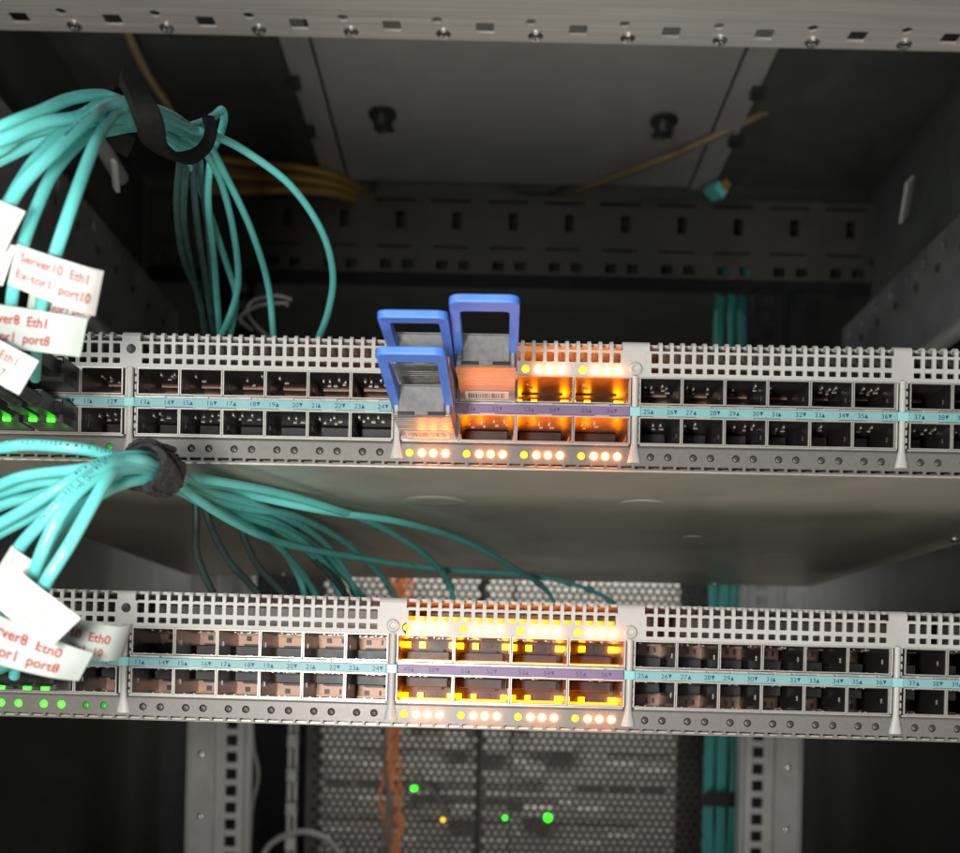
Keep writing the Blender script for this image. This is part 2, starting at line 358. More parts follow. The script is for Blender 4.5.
def make_switch(label, loc, tilt, greens, gspills):
    sw = empty('network_switch', loc, (0, math.radians(tilt), 0)); tag(sw, label, 'network switch', 'rack switches')
    c = MB()
    c.box(-220,220,3.0,402,0,.9); c.box(-220,220,5.3,402,H-1,H-.02)
    c.box(-220,-219,3.0,402,.9,H-1); c.box(219,220,3.0,402,.9,H-1); c.box(-219,219,401,402,.9,H-1)
    ch = c.build('chassis', 'chassis', sw)
    for x, y, r in ((-30,70,13),(52,66,9),(-150,230,9),(150,230,9),(90,160,5),(-95,160,5),(0,330,5)):   # pressed dimples underneath
        d = MB(); d.lathe((x,y,0),(0,0,-1),[(r,-.4),(r*.93,.28),(r*.6,.5),(.2,.5)],24); d.build('dimple', 'chassis', ch, smooth=True)
    for x, y in ((-212,150),(212,150),(-150,392),(0,392),(150,392)):
        d = MB(); d.lathe((x,y,0),(0,0,-1),[(3,-.2),(3,.5),(1.9,.9),(.2,.9)],14); d.build('screw', 'chrome', ch, smooth=True)
    c = MB(); c.box(-218.5,218.5,60,61,1,H-1.1); c.box(-218.5,218.5,6,59.5,1.0,2.0); c.build('circuit_board', 'inner', sw)
    link('vent_grille', me_grille, sw, (0,0,H)); link('indicator_strip', me_strip, sw)
    for i, (x0, wd, n) in enumerate(BLK):
        k = 'q' if i == 2 else 's'
        for cc in range(n):
            X = x0 + wd*(cc+.5)
            for f, z in ((0, H-16.75), (1, H-30.0)):
                p = link('port', me_cage[k,f,random.randrange(5)], sw, (X,0,z), (random.uniform(-.006,.006), random.uniform(-.006,.006), random.uniform(-.008,.008))); link('connector', me_conn[k,f], p)
                link('latch_tab', me_tab, p, (0,.2,-5.15 if f == 0 else 4.75))
                if k == 'q':
                    q = MB(); zz = -4.05; q.box(-8.6,8.6,10,26,zz,zz+.5); q.build('light_guide', 'amber_glow', p)
                    for o in (-7.9, -2.6, 8.0):
                        q = MB(); q.box(o-1.0,o+1.0,25,28,1.0,3.0) if f == 0 else q.box(o-.9,o+.9,25,28,-3.4,-1.8)
                        q.build('light_pipe', 'amber_pipe' if f == 0 else 'amber_pipe', p)
        a = [-220,-126.9,-37.6,41.4,130.5][i]; e = [-130.5,-41.4,37.6,126.9,220][i]
        st = MB(); st.bbox(a,e,-1.1,1.5,H-25.25,H-22.35,.12)
        so = st.build('number_strip', 'purple' if i == 2 else 'teal', sw)
        link('printed_numbers', me_text[i], so, (0,-1.16,H-24.65))
        lp = MB(); lp.box(a,e,-.2,2.0,H-22.25,H-21.5); lp.box(a,e,-.2,2.0,H-25.6-.02,H-25.32)
        for j in range(int((e-a)/4.7)): lp.box(a+1.5+j*4.7, a+3.2+j*4.7, -.45, -.22, H-22.2, H-21.7)
        lp.build('lip', 'rim', sw)
        lp = MB(); lp.box(a,e,-.65,1.8,H-35.1,H-34.65); lp.build('lip', 'rim', sw)
    for x, kind in PILLARS:
        p = MB(); r = 1.05
        prof = [(r*math.cos(t_), -r*.9*math.sin(t_)) for t_ in [math.pi*q/8 for q in range(9)]]
        lv = [(H-12.0,1.0,0),(9.2,1.0,0),(8.0,1.1,.1),(6.6,1.3,.5),(5.0,1.65,.9),(3.4,2.0,1.1),(2.3,2.1,1.15)]
        vs = [(x+px*sc_, py*(1+.35*(sc_-1)) - .1, z) for z, sc_, dy in lv for px, py in prof]; fs = []
        for q in range(len(lv)-1):
            for k in range(8): fs.append((q*9+k, (q+1)*9+k, (q+1)*9+k+1, q*9+k+1))
        fs.append(tuple((len(lv)-1)*9+k for k in range(9)))
        p.add(vs, fs); p.box(x-1.9,x-1.25,.4,3,8.9,H-12.4); p.box(x+1.3,x+1.9,.4,3,8.9,H-12.4)
        po = p.build('pillar', 'bezel', sw, smooth=True)
        k = MB()
        for q in range(8): k.box(x+1.32,x+1.86,.3,.38,10+q*2.6,10.9+q*2.6)
        k.build('slot', 'black', po)
        st = MB(); st.bbox(x-(1.75),x+1.75,-1.35,-.6,H-25.3,H-22.3,.2); st.build('lit_strip_piece', 'teal_lit', po)  # same teal strip; the paler colour paints its brighter lighting over the pillar
        if kind: link('screw', me_screw, sw, (x,0,H-9.5))
    link('screw_socket', me_hole, sw, (-128.7,0,H-5.9))
    for x, i, cc in led_x():
        j = round((x - BLK[i][0] - cc*BLK[i][1])*10)
        if i == 2: m_ = me_dim if j == 29 else me_hot
        else:
            key = i*6+cc if i < 2 else 99
            idx = key*2 + (1 if j > 60 else 0)
            m_ = me_gh if idx in greens else me_gd if idx in gspills else me_lens
        link('indicator_light', m_, sw, (x,0,4.5))
        if i == 2: link('indicator_light', m_, sw, (x,0,H-10.0))
    lb = MB(); lb.box(-36,36,15,17,H-9.0,H-5.2); lb.build('light_bar', 'amber_bar', sw)
    return sw

SWA = dict(loc=(0,0,71.2), tilt=-.18); SWB = dict(loc=(0,0,-16.2), tilt=.28)
upper = make_switch('upper grey rack switch with three blue-tabbed modules plugged into its middle ports', SWA['loc'], SWA['tilt'], set(range(0,10)), {10,11})
lower = make_switch('lower grey rack switch with its amber-lit middle ports all empty', SWB['loc'], SWB['tilt'], set(range(0,10))-{1,4,5}, {10,11,4,5})
def on_switch(sw, p):
    t = math.radians(sw['tilt']); x, y, z = p; L = sw['loc']
    return (L[0] + x*math.cos(t) + z*math.sin(t), L[1]+y, L[2] - x*math.sin(t) + z*math.cos(t))

# ------------------------------------------------------------------ transceivers with blue pull tabs
def make_tab(root, length, droop, wid=19.0):
    """loop of blue plastic: two arms and a rounded end bar"""
    a = wid/2; t = MB(); n = 6; out = []; inn = []; rc = 3.2
    yb = -length; y0 = -24
    def outline(off, r):
        x = a - off; ye = yb + off*2.9; pts = [(x, y0)]
        pts += [(x, ye + r)] + [(x - r + r*math.cos(q), ye + r - r*math.sin(q)) for q in [math.pi/2*k/n for k in range(1, n+1)]]
        pts += [(-px, py) for px, py in reversed(pts)]
        return pts
    out = outline(0, rc); inn = outline(2.7, 1.6)
    zt = lambda y: 4.1 - droop*max(0, (-y - 36)/(length-36))**1.3
    top = 1.1
    def hh(y): return 2.3 if y < -46 else 2.3 + 4.2*(y+46)/22
    vs = []; N = len(out)
    for pts in (out, inn):
        for x, y in pts: vs.append((x, y, zt(y)+top)) 
        for x, y in pts: vs.append((x, y, zt(y)+top-hh(y)))
    fs = []
    for k in range(N-1):
        fs += [(k,k+1,2*N+k+1,2*N+k), (N+k,3*N+k,3*N+k+1,N+k+1), (k,N+k,N+k+1,k+1), (2*N+k,2*N+k+1,3*N+k+1,3*N+k)]
    fs += [(0,2*N,3*N,N), (N-1,2*N-1,4*N-1,3*N-1)]
    t.add(vs, fs)
    o = t.build('pull_tab', 'blue', root)
    bv = o.modifiers.new('soft_edges', 'BEVEL'); bv.width = .0004; bv.segments = 2; bv.limit_method = 'ANGLE'; bv.angle_limit = math.radians(50)
    return o
def transceiver(sw, colm, row, label, length, droop, reach=40, twist=0):
    x = BLK[2][0] + 19.1*(colm+.5); z = H-16.75 if row == 0 else H-30.0
    r = empty('transceiver', on_switch(sw, (x,0,z)), (0, math.radians(sw['tilt']), math.radians(twist)))
    tag(r, label, 'transceiver', 'modules with blue pull tabs')
    q = MB(); q.bbox(-8.9,8.9,-reach+.6,22,-4.05,4.05,.5); q.box(-9.0,9.0,-14,-12.4,-4.12,4.12); q.box(-9.0,9.0,-5,-4.2,-4.12,4.12)
    sh = q.build('shell', 'module', r)
    q = MB()
    for k in range(7): q.box(-8.93,8.93,-32+k*2.2,-31+k*2.2,-4.1,-3.9)
    q.build('rib', 'module', sh)
    q = MB(); q.bbox(-7.1,7.1,-reach-1.4,-reach+.55,-4.3,4.9,.35); q.box(-7.2,7.2,-reach-.6,-reach+.5,4.95,5.4)
    q.build('front_face', 'modface', r)
    q = MB(); q.bbox(-7.2,-2.0,-reach-1.5,-reach-1.42,-4.1,-3.0,.02); q.bbox(2.0,7.2,-reach-1.5,-reach-1.42,-4.1,-3.0,.02); q.build('latch', 'black', r)
    for sx in (-1, 1):
        q = MB(); q.lathe((sx*8.7,-reach+2,4.0),(0,-1,0),[(.9,-1),(.9,2.2),(.5,2.8),(.1,2.8)],12); q.build('rivet', 'chrome', r, smooth=True)
    q = MB(); q.box(-7.2,7.0,-11.5,-2.0,-4.3,-4.14); lb = q.build('bar_code_label', 'paper', r)
    q = MB(); xx = -6.2
    rnd = random.Random(colm*5+row)
    while xx < 5.4:
        w_ = rnd.choice((.18,.3,.45)); q.box(xx,xx+w_,-9.5,-4.2,-4.36,-4.31); xx += w_ + rnd.choice((.22,.3,.5))
    q.build('bar_code', 'ink', lb)
    make_tab(r, length, droop); return r
transceiver(SWA, 0, 0, 'module with a drooping blue pull tab, upper of the two in the first middle column', 72, 4.1, 39, -1.2)
transceiver(SWA, 0, 1, 'module with a blue pull tab in the bottom row, lowest of the three', 70, 0, 31, -1.6)
transceiver(SWA, 1, 0, 'module with the tallest blue pull tab and a bar code under its nose', 74, .2, 39, -1.0)

# ------------------------------------------------------------------ optical modules with cable boots on the left
def sfp(sw, cc, row, label, bend):
    x = BLK[0][0] + 14.25*(cc+.5); z = H-16.75 if row == 0 else H-30.0
    r = empty('optical_module', on_switch(sw, (x,0,z)), (0, math.radians(sw['tilt']), 0)); tag(r, label, 'optical module', 'plugged optical modules')
    q = MB(); q.bbox(-6.4,6.4,-13,20,-3.95,3.95,.4); q.build('shell', 'darkmodule', r)
    if row:
        for sx in (-2.9, 2.9): MB().bbox(sx-1.15,sx+1.15,-14.2,-13.05,-3.9,-2.75,.35).build('indicator_light', 'green_hot', r)  # added glowing pills stand in for reflections of the strip's green lights
    q = MB(); q.box(-6.9,-6.45,-15,-3,-1.2,1.2); q.box(6.45,6.9,-15,-3,-1.2,1.2); q.bbox(-6.9,6.9,-16.2,-15.02,-2.0,2.0,.3); q.build('latch_bail', 'black', r)
    for sx in (-1, 1):
        q = MB(); q.bbox(sx*3.1-2.2,sx*3.1+2.2,-27,-13.05,-2.6,2.6,.4); q.box(sx*3.1-1.1,sx*3.1+1.1,-24,-17,2.62,3.7); c = q.build('plug', 'boot', r)
        pa = smooth_path([(sx*3.1,-26,0),(sx*3.1,-34,0),(sx*3.0+bend[0]*.35,-42,bend[1]*.35),(sx*2.6+bend[0],-50,bend[1])], 6)
        rr = [2.5 - 1.0*i/len(pa) - (.25 if i % 3 == 0 else 0) for i in range(len(pa))]
        q = MB(); q.tube(pa, rr, 10); q.build('boot', 'boot', c, smooth=True)
    return r
ordn = {2:'third', 3:'fourth', 4:'fifth'}
for nm, sw in (('upper', SWA), ('lower', SWB)):
    for cc in (2,3,4):
        for row in (0,1):
            sfp(sw, cc, row, 'plugged metal module in the %s column, %s row of the %s switch' % (ordn[cc], ('top','bottom')[row], nm), (-7-2*row, 8-3*row) if nm == 'upper' else (-5, 6-5*row))

# ------------------------------------------------------------------ fibre cables
def cable(name, label, pts, r, m, group=None, per=7, n=10, cat='cable'):
    q = MB(); q.tube(smooth_path(pts, per), r, n); o = q.build(name, m, None, smooth=True); tag(o, label, cat, group); return o
GU = 'aqua fibre cables of the upper bundle'
UP = [
 ('aqua fibre highest over the top of the upper left bundle', [(-145,-95,124.8),(-128.2,-100,130.5),(-122.1,-92,138.7),(-120.2,-78,149.5),(-118,-62,159.3),(-115.5,-50,163.8),(-116.2,-10,182),(-117.3,20,192.9),(-117.5,45,200.5),(-117.6,80,201.7),(-114.1,110,193.1),(-112.8,140,181),(-113.5,160,161.8)]),
 ('aqua fibre second from the top where the upper bundle leaves the picture', [(-139.9,-105,119.6),(-125.8,-105,125.1),(-119,-98,132.9),(-115.3,-85,141.2),(-115.8,-68,153.1),(-114.5,-52,161.6),(-116.6,-12,179.7),(-114.4,15,189),(-111.4,22,191.5),(-105.9,50,200.2),(-90.4,70,195.7),(-80.4,90,185.5),(-77.7,105,173.3),(-81.7,120,162.4),(-90,140,153.8)]),
 ('aqua fibre running beneath the topmost pair of the upper bundle', [(-147.4,-90,119.6),(-131.8,-92,129),(-128.1,-88,134.6),(-122.8,-82,140.1),(-118.7,-72,147.4),(-115.2,-48,162),(-118.4,-8,179.7),(-117.7,22,190),(-119.1,50,198.4),(-121.3,85,201.9),(-124.3,120,195.7),(-129.1,150,184.3),(-139.2,170,171.8),(-149.7,185,163.9)]),
 ('aqua fibre sagging lowest at the left edge of the upper bundle', [(-150,-80,125.4),(-136.3,-82,131.2),(-127.3,-78,138.6),(-122.7,-70,146.2),(-117.5,-60,154),(-115.7,-45,162.1),(-120,-8,178.1),(-119.9,20,186.8),(-119.8,40,195.7)]),
 ('aqua fibre sweeping from the upper bundle to the far left label', [(-147.7,-62,93.7),(-128.9,-100,98.6),(-122.2,-112,101.9),(-117.6,-112,111.2),(-112.4,-106,122.3),(-111.4,-88,139.2),(-113.7,-70,151.3),(-113.6,-52,161.1),(-117.2,-14,178),(-117.3,18,190.1),(-118.4,40,198.7)]),
 ('aqua fibre crossing under the front strand towards the far left', [(-148.2,-66,100.6),(-130.9,-96,107),(-125.6,-98,115.3),(-122.5,-95,124.1),(-120.1,-86,135.8),(-119,-74,145.8),(-117.1,-62,154),(-116.3,-44,163.8),(-122.3,-4,181.1),(-123.1,26,190.5),(-122.3,46,199.7)]),
 ('aqua fibre entering the upper red-lettered label at its left', [(-144.5,-56,80.3),(-129.4,-90,85),(-123.1,-102,92),(-120.3,-104,100.6),(-118,-102,110.8),(-116.9,-94,123.7),(-116.1,-76,140.9),(-116.2,-58,152.8),(-116.4,-42,162.8),(-123.5,0,180.8),(-123.9,24,187.7),(-123.1,44,195.3)]),
 ('thick bright aqua fibre bending straight down to the red-lettered label', [(-135.3,-60,81.3),(-121.3,-92,84.6),(-113,-108,90.1),(-109,-112,96.9),(-106.1,-110,109.4),(-106.9,-98,125.9),(-109.2,-86,136.5),(-111.8,-72,146.8),(-114,-58,155.4),(-115,-46,161.3),(-121,-10,177.4),(-123.4,22,188.8),(-128.4,60,199.9),(-134.8,110,206.5),(-137.5,160,198.9),(-137,180,187.6),(-145.4,200,171.2)]),
 ('short aqua fibre loop standing up behind the black hook', [(-119.7,-14,176.6),(-117.2,8,186),(-116.5,30,198.7),(-114.7,45,209.5),(-113.1,50,214.5),(-113.2,54,213.5),(-115.3,58,210.1),(-120.7,66,205),(-128.2,90,197.8),(-138.1,140,192),(-147,190,170.6)]),
]
def jacket_print(o, pts, r, s0, s1):
    P = smooth_path(pts, 24); q = MB(); d = 0; nxt = s0; rn = random.Random(len(P))
    for a, c in zip(P, P[1:]):
        st = (c-a).length; d += st
        if d > s1: break
        if d >= nxt and st > 0:
            T = (c-a).normalized(); V = Vector((.2,-1,.25)); V = (V - T*V.dot(T)).normalized(); B = T.cross(V)
            h = rn.choice((.34,.42,.5)); wv = rn.choice((.16,.22,.3))
            q.add([c + B*z + V*math.sqrt((r+.02)**2-z*z) + T*x for z, x in ((-h,-wv),(-h,wv),(h*rn.choice((.2,1)),wv),(h,-wv))], [(0,1,2,3)])
            nxt = d + rn.choice((.75,.8,.9,1.5))
    q.build('jacket_print', 'ink', o)
def spread(pts, c, oy, reach=42):
    return [(x, y + oy*max(0, 1-(Vector((x,y,z))-Vector(c)).length/reach), z) for x, y, z in pts]
OU = (0,-1.8,1.6,3.2,-3.6,2.2,4.2,-4.4,.5); OL = (-.6,1.2,3.2,-2.4,1.8,-3.8,-3.2,-4.8,4.2,4.8)
UP = [(l, spread(p, (-114.4,-42,165.8), OU[i])) for i, (l, p) in enumerate(UP)]
LO_X = (-98.3,-70,55.7)
for i, (lab, pts) in enumerate(UP):
    o = cable('fibre_cable', lab, pts, 1.5, 'aqua', GU)
    if i in (1,4,7): jacket_print(o, pts, 1.5, 40+12*i, 62+12*i)
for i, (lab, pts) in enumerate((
 ('shade-dulled grey-teal strand hanging leftmost behind the black hook', [(-123.6,40,197.8),(-134.4,70,202.6),(-145.2,104,199.3),(-152,140,191.7),(-152.3,170,183.8),(-156.7,200,167.3)]),
 ('shade-dulled grey-teal strand second from the left behind the black hook', [(-122.7,42,198.1),(-132.5,72,200.8),(-143.8,110,197.6),(-151,150,190.9),(-154.9,205,168.8)]),
 ('shade-dulled grey-teal strand third from the left behind the black hook', [(-121.7,44,198.4),(-131.3,78,202.1),(-140.3,120,197.5),(-146.8,160,187.6),(-152.8,205,168.9)]),
 ('shade-dulled grey-teal strand fourth from the left behind the black hook', [(-121.1,46,199),(-129.3,84,202.5),(-138.1,130,200.8),(-146.5,170,188.8),(-157,205,168.8)]),
)): cable('fibre_cable', lab, pts, 1.5, 'shadeteal', 'shade-dulled strands behind the hook')
GL = 'aqua fibre cables of the lower bundle'
LO = [
 ('aqua fibre arching along the bottom edge of the upper switch', [(-152,-78,55.5),(-131.9,-88,55.9),(-123.5,-90,56.4),(-111.7,-88,56.1),(-105.7,-82,55.7),(-102.4,-74,55.6),(-99.4,-62,57.8),(-98.9,-40,57.8),(-96,20,64.2),(-71.3,55,63.9),(-43.5,90,65.1),(-18.6,145,64.8),(10.2,215,57.9),(26.3,250,51.1),(33.8,255,35.7)]),
 ('aqua fibre of the lower bundle highest at the left edge', [(-155.8,-70,42.1),(-133.5,-84,47.3),(-124.2,-88,49.3),(-109.9,-88,51.4),(-104.3,-84,54.8),(-100.5,-76,57.4),(-99.5,-60,58.8),(-98.9,-40,54.9),(-95.2,10,52.2),(-88.8,70,52.7),(-67.8,140,55.6),(-34.4,200,57.5),(18.1,260,60.9),(50.8,290,57.3),(69.7,300,48.8),(75.5,305,36.4)]),
 ('aqua fibre running just below the highest strand of the lower bundle', [(-159.8,-62,42.4),(-138,-74,46.6),(-127.6,-78,49),(-119.7,-79,50.1),(-111.1,-79,52.3),(-104.4,-76,55.2),(-100.6,-58,57.5),(-99.5,-36,59.5),(-83.8,10,63.4),(-67,55,64.4),(-53.6,95,63.9),(-37.4,150,58.4),(-27.6,190,49),(-24.5,200,33.9)]),
 ('long aqua fibre falling to the left edge below the black tie', [(-145.9,-84,30.4),(-128.8,-94,36),(-119.8,-98,39.7),(-111.4,-98,45.2),(-106.4,-94,50),(-102.8,-86,53.7),(-98.6,-76,55.8),(-99.2,-58,57),(-99.5,-20,58.4),(-92.4,40,62.6),(-82.3,110,61),(-76.3,160,51),(-70.4,180,31.6)]),
 ('second long aqua fibre beside it falling to the left edge', [(-149.8,-76,28.6),(-132.3,-86,34.8),(-122.6,-90,38.9),(-115.2,-90,44.3),(-109.3,-86,50),(-104.3,-80,53.6),(-100.5,-70,55.7),(-100.1,-54,56),(-99.9,-12,57.6),(-96.8,40,60.6),(-88.4,100,56.1),(-82.5,150,48.4),(-76.2,170,30.9)]),
 ('aqua fibre dropping into the rolled white tag', [(-141,-70,8),(-125.2,-98,22.3),(-118.7,-106,28.8),(-110,-110,36.4),(-105.1,-108,42.9),(-101.1,-100,49),(-99.7,-90,52.7),(-97.2,-78,54.9),(-98.9,-56,56.2),(-101.7,-16,55.6),(-103.6,20,58.7),(-98.1,80,59.5),(-94.9,140,44.8),(-92.4,150,24.6)]),
 ('pale aqua fibre passing down behind the blank white tag', [(-130,-78,5.3),(-119.4,-100,17),(-113,-110,23.8),(-108.7,-112,32.4),(-105,-110,40.2),(-101.5,-102,46.9),(-99.7,-92,50.8),(-97.8,-76,54),(-100.1,-52,55.3),(-102.1,-10,57.2),(-99.4,20,56.4),(-95.1,80,54.3),(-90.9,150,42.1),(-85.8,150,26.1)]),
 ('frontmost aqua fibre going down to the blank white tag', [(-149.4,-50,-0.6),(-131,-78,2.7),(-118.5,-98,7.5),(-111.9,-110,16.4),(-108.7,-114,20.7),(-105.9,-114,25.4),(-103.6,-113,30.1),(-100.4,-108,40.2),(-99.6,-102,45.7),(-99.5,-94,49.2),(-98.3,-76,52.9),(-100.1,-50,54.5),(-104.7,0,57.5),(-98.1,30,57.9),(-87.5,90,57.8),(-78.7,150,46.1),(-72.9,160,27.9)]),
 ('shadowed aqua fibre tucked under the lower bundle', [(-140.1,-58,-1.6),(-124.5,-88,17.8),(-117.6,-96,26.6),(-111.2,-98,36.3),(-107.2,-96,41.5),(-102,-88,47.8),(-99.5,-72,52.4),(-100.7,-46,54.3),(-100.5,10,57.2),(-91.3,70,60.7),(-81.2,140,54.4),(-68.6,190,37.4),(-64.8,195,24.9)]),
 ('aqua fibre sloping across the left edge between the strands', [(-154.9,-66,36.4),(-136.1,-78,42.8),(-126.9,-80,45.3),(-117.2,-80,48.4),(-108.9,-78,51.3),(-101.7,-66,54.8),(-100.7,-48,54.8),(-97.1,10,58.3),(-85.2,80,64.7),(-72.4,150,61.4),(-58.3,210,46.9),(-53,215,28.8)]),
]
LO = [(l, spread(p, LO_X, OL[i])) for i, (l, p) in enumerate(LO)]
for i, (lab, pts) in enumerate(LO):
    o = cable('fibre_cable', lab, pts, 1.5, 'aqua', GL)
    if i in (0,3,5,6): jacket_print(o, pts, 1.5, 30+5*i, 56+5*i)
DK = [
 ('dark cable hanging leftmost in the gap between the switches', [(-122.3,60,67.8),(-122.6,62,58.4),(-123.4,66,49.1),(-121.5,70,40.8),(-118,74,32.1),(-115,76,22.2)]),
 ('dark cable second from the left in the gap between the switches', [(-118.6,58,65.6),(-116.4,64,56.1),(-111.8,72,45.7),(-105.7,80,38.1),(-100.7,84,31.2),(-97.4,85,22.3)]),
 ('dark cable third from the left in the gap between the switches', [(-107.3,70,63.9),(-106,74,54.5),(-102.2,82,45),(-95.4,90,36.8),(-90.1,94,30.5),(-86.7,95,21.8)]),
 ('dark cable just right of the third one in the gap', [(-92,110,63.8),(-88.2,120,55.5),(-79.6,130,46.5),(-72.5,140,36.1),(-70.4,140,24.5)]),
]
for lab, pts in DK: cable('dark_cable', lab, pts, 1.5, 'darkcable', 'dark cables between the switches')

# black hook-tape tie on the lower bundle
t = empty('cable_tie', (-98.3,-70,54.9)); tag(t, 'fuzzy black hook-tape tie wrapped round the lower aqua bundle', 'cable tie')
ax = (Vector((-95,-56,55.8)) - Vector((-100.6,-82,55.3))).normalized()
u_ = ax.cross(Vector((0,0,1))).normalized(); v_ = u_.cross(ax)
def tie_band(parent, r0, r1, wd, seed, a0=0, a1=2*math.pi, off=0, name='band', na=64, nw=9, sq=1.0):
    q = MB(); vs = []; fs = []
    full = abs(a1-a0-2*math.pi) < 1e-6
    prof = [(-.5,r0),(-.52,r1-.4)] + [(-.48+.96*k/(nw-1), r1) for k in range(nw)] + [(.52,r1-.4),(.5,r0)]
    P = len(prof)
    for i in range(na if full else na+1):
        a = a0 + (a1-a0)*i/na
        for h, r in prof:
            p = u_*math.cos(a)*sq + v_*math.sin(a)
            d = noise.noise(Vector((p.x*3+seed, p.y*3, p.z*3 + h*4)))*.9 + noise.noise(Vector((p.x*14, p.y*14+seed, p.z*14+h*22)))*.38
            rr = r + (d if r > r0 else 0)
            vs.append(p*rr + ax*(h*wd + off + .5*math.sin(3*a+seed)))
    n = na if full else na+1
    for i in range(na):
        for k in range(P):
            fs.append((i*P+k, ((i+1)%n)*P+k, ((i+1)%n)*P+(k+1)%P, i*P+(k+1)%P))
    if not full: fs += [tuple(range(P)), tuple(range(na*P+P-1, na*P-1, -1))]
    q.add(vs, fs); return q.build(name, 'velcro', parent, smooth=True)
tie_band(t, 4.9, 6.2, 12.0, 1)
tie_band(t, 6.0, 7.0, 10.8, 5, math.radians(60), math.radians(290), -.6, 'overlap')

# black strap hook holding the upper bundle
hb = Vector((-114.7,-20,174.3)); t = empty('cable_hook', hb); tag(t, 'black strap hook curling round the upper aqua bundle', 'cable hook')
pa = smooth_path([(-112.6,-58,168),(-108.6,-64,160.8),(-105,-67,154.4),(-103.7,-64,150.5),(-105.9,-54,151.1),(-110.1,-34,158.6),(-111.2,-18,164),(-110.8,-4,170.1),(-109.9,8,177.7),(-109,16,185.4),(-109.1,20,192.3),(-110.8,22,196.9)], 5)
wd = [(7.6 - 3.4*min(1,max(0,(i/len(pa)-.42)/.3)))*min(1, .35+i*.13) for i in range(len(pa))]
pa = [p-hb for p in pa]; q = MB(); q.ribbon(pa, wd, 2.4, (.85,.5,-.1)); q.build('strap', 'strap', t, smooth=True)
pa = smooth_path([(-117.9,-44,169.9),(-122.8,-40,170.2),(-125.3,-36,166.3),(-124.3,-30,163.3),(-121.9,-26,162.6)], 5)
pa = [p-hb for p in pa]; q = MB(); q.ribbon(pa, 6.5, 2.0, (.6,.8,0)); q.build('clasp', 'strap', t, smooth=True)

# ------------------------------------------------------------------ paper labels on the cables
def sheet(name, label, corners, bulge, lines, m='paper', ink='red', fold=None, curl=(0,0), tsize=.30, rows=None, group='printed cable labels'):
    """corners TL,TR,BR,BL; bulge = out-of-plane bow (mm); lines = [(text, s, t)] in sheet coordinates"""
    TL, TR, BR, BL = [Vector(c) for c in corners]
    nrm = (TR-TL).cross(BL-TL).normalized()
    if nrm.y > 0: nrm = -nrm
    def sp(s, t, off=0):
        p = (TL*(1-s)+TR*s)*(1-t) + (BL*(1-s)+BR*s)*t
        bow = bulge*(4*s*(1-s)) + curl[0]*max(0, s-.75)**2*16 + curl[1]*max(0, .25-s)**2*16
        return p + nrm*(bow + off + .15*math.sin(7*s+4*t))
    q = MB(); n, k = 18, 6; vs = []; fs = []
    for off in (.09, -.09):
        for i in range(n+1):
            for j in range(k+1): vs.append(sp(i/n, j/k, off))
    W = k+1; B = (n+1)*W
    for i in range(n):
        for j in range(k):
            a = i*W+j; fs.append((a, a+1, a+W+1, a+W)); fs.append((B+a, B+a+W, B+a+W+1, B+a+1))
    for i in range(n):
        fs.append((i*W, (i+1)*W, B+(i+1)*W, B+i*W)); fs.append((i*W+k, B+i*W+k, B+(i+1)*W+k, (i+1)*W+k))
    for j in range(k):
        fs.append((j, B+j, B+j+1, j+1)); fs.append((n*W+j, n*W+j+1, B+n*W+j+1, B+n*W+j))
    q.add(vs, fs); o = q.build(name, m, None, smooth=True); tag(o, label, 'cable label', group)
    Lw = ((TR-TL).length + (BR-BL).length)/2; Lh = ((BL-TL).length + (BR-TR).length)/2
    if lines:
        q = MB()
        for txt, s, t, sz in lines:
            tv, tf = text_geo(txt, sz*Lh, .012)
            q.add([sp(s + x*.84/Lw, t - z/Lh, .28) for x, z in tv], tf)
        q.build('printed_text', ink, o)
    return o
sheet('cable_label', 'white label reading Server10 Eth1 Ex-tor1 port10 in red', [(-114.2,-121,94.3),(-97.7,-113,91.5),(-100.6,-110,82),(-117.4,-118,86.5)], 1.2, [('Server10  Eth1', .06, .36, .31), ('Ex-tor1  port10', .05, .76, .31)], curl=(-2.2,0))
sheet('cable_label', 'folded lower flap of label showing Ex-tor1 behind the upper one', [(-120.1,-100,91.1),(-104.9,-98,89.3),(-107.5,-96,85.5),(-121.8,-98,85.5)], .6, [('Ex-tor1 port', .18, .66, .5)], m='oldpaper', ink='red')
sheet('cable_label', 'greenish label reading Server8 Eth1 Ex-tor1 port8 beside the upper switch', [(-133,-104,87.5),(-106.2,-100,85.2),(-108.7,-98,76.4),(-134.2,-102,77.9)], 1.2, [('Server8  Eth1', .13, .42, .34), ('Ex-tor1  port8', .12, .84, .34)], m='oldpaper', curl=(-1.0,0))
sheet('cable_label', 'cut-off slanted label at the left edge below the greenish one', [(-130.9,-112,80.6),(-114.2,-108,72.3),(-119.6,-106,64.8),(-134.5,-110,73.3)], .8, [('Server7  Eth1', .06, .40, .34), ('tor1  port7', .1, .82, .34)], m='paper', ink='red')
sheet('cable_label', 'blank white folded tag at the left edge above the red-lettered label', [(-124.1,-116,107),(-114.6,-116,103.6),(-119.3,-116,94.4),(-128,-116,97.9)], 1.0, [], m='paper')
sheet('cable_label', 'small blank tag end poking out beside the blank folded tag', [(-126.2,-113,98.7),(-117.7,-113,97),(-121.4,-112,88.2),(-128.9,-112,92.1)], .6, [], m='paper')
sheet('cable_label', 'rolled white tag with the letter S on the lower bundle', [(-119.5,-108,29.2),(-113.4,-109,25.1),(-117.4,-109,15),(-125.4,-107,19.6)], 1.2, [('S', .3, .3, .2)], m='paper', ink='faint')
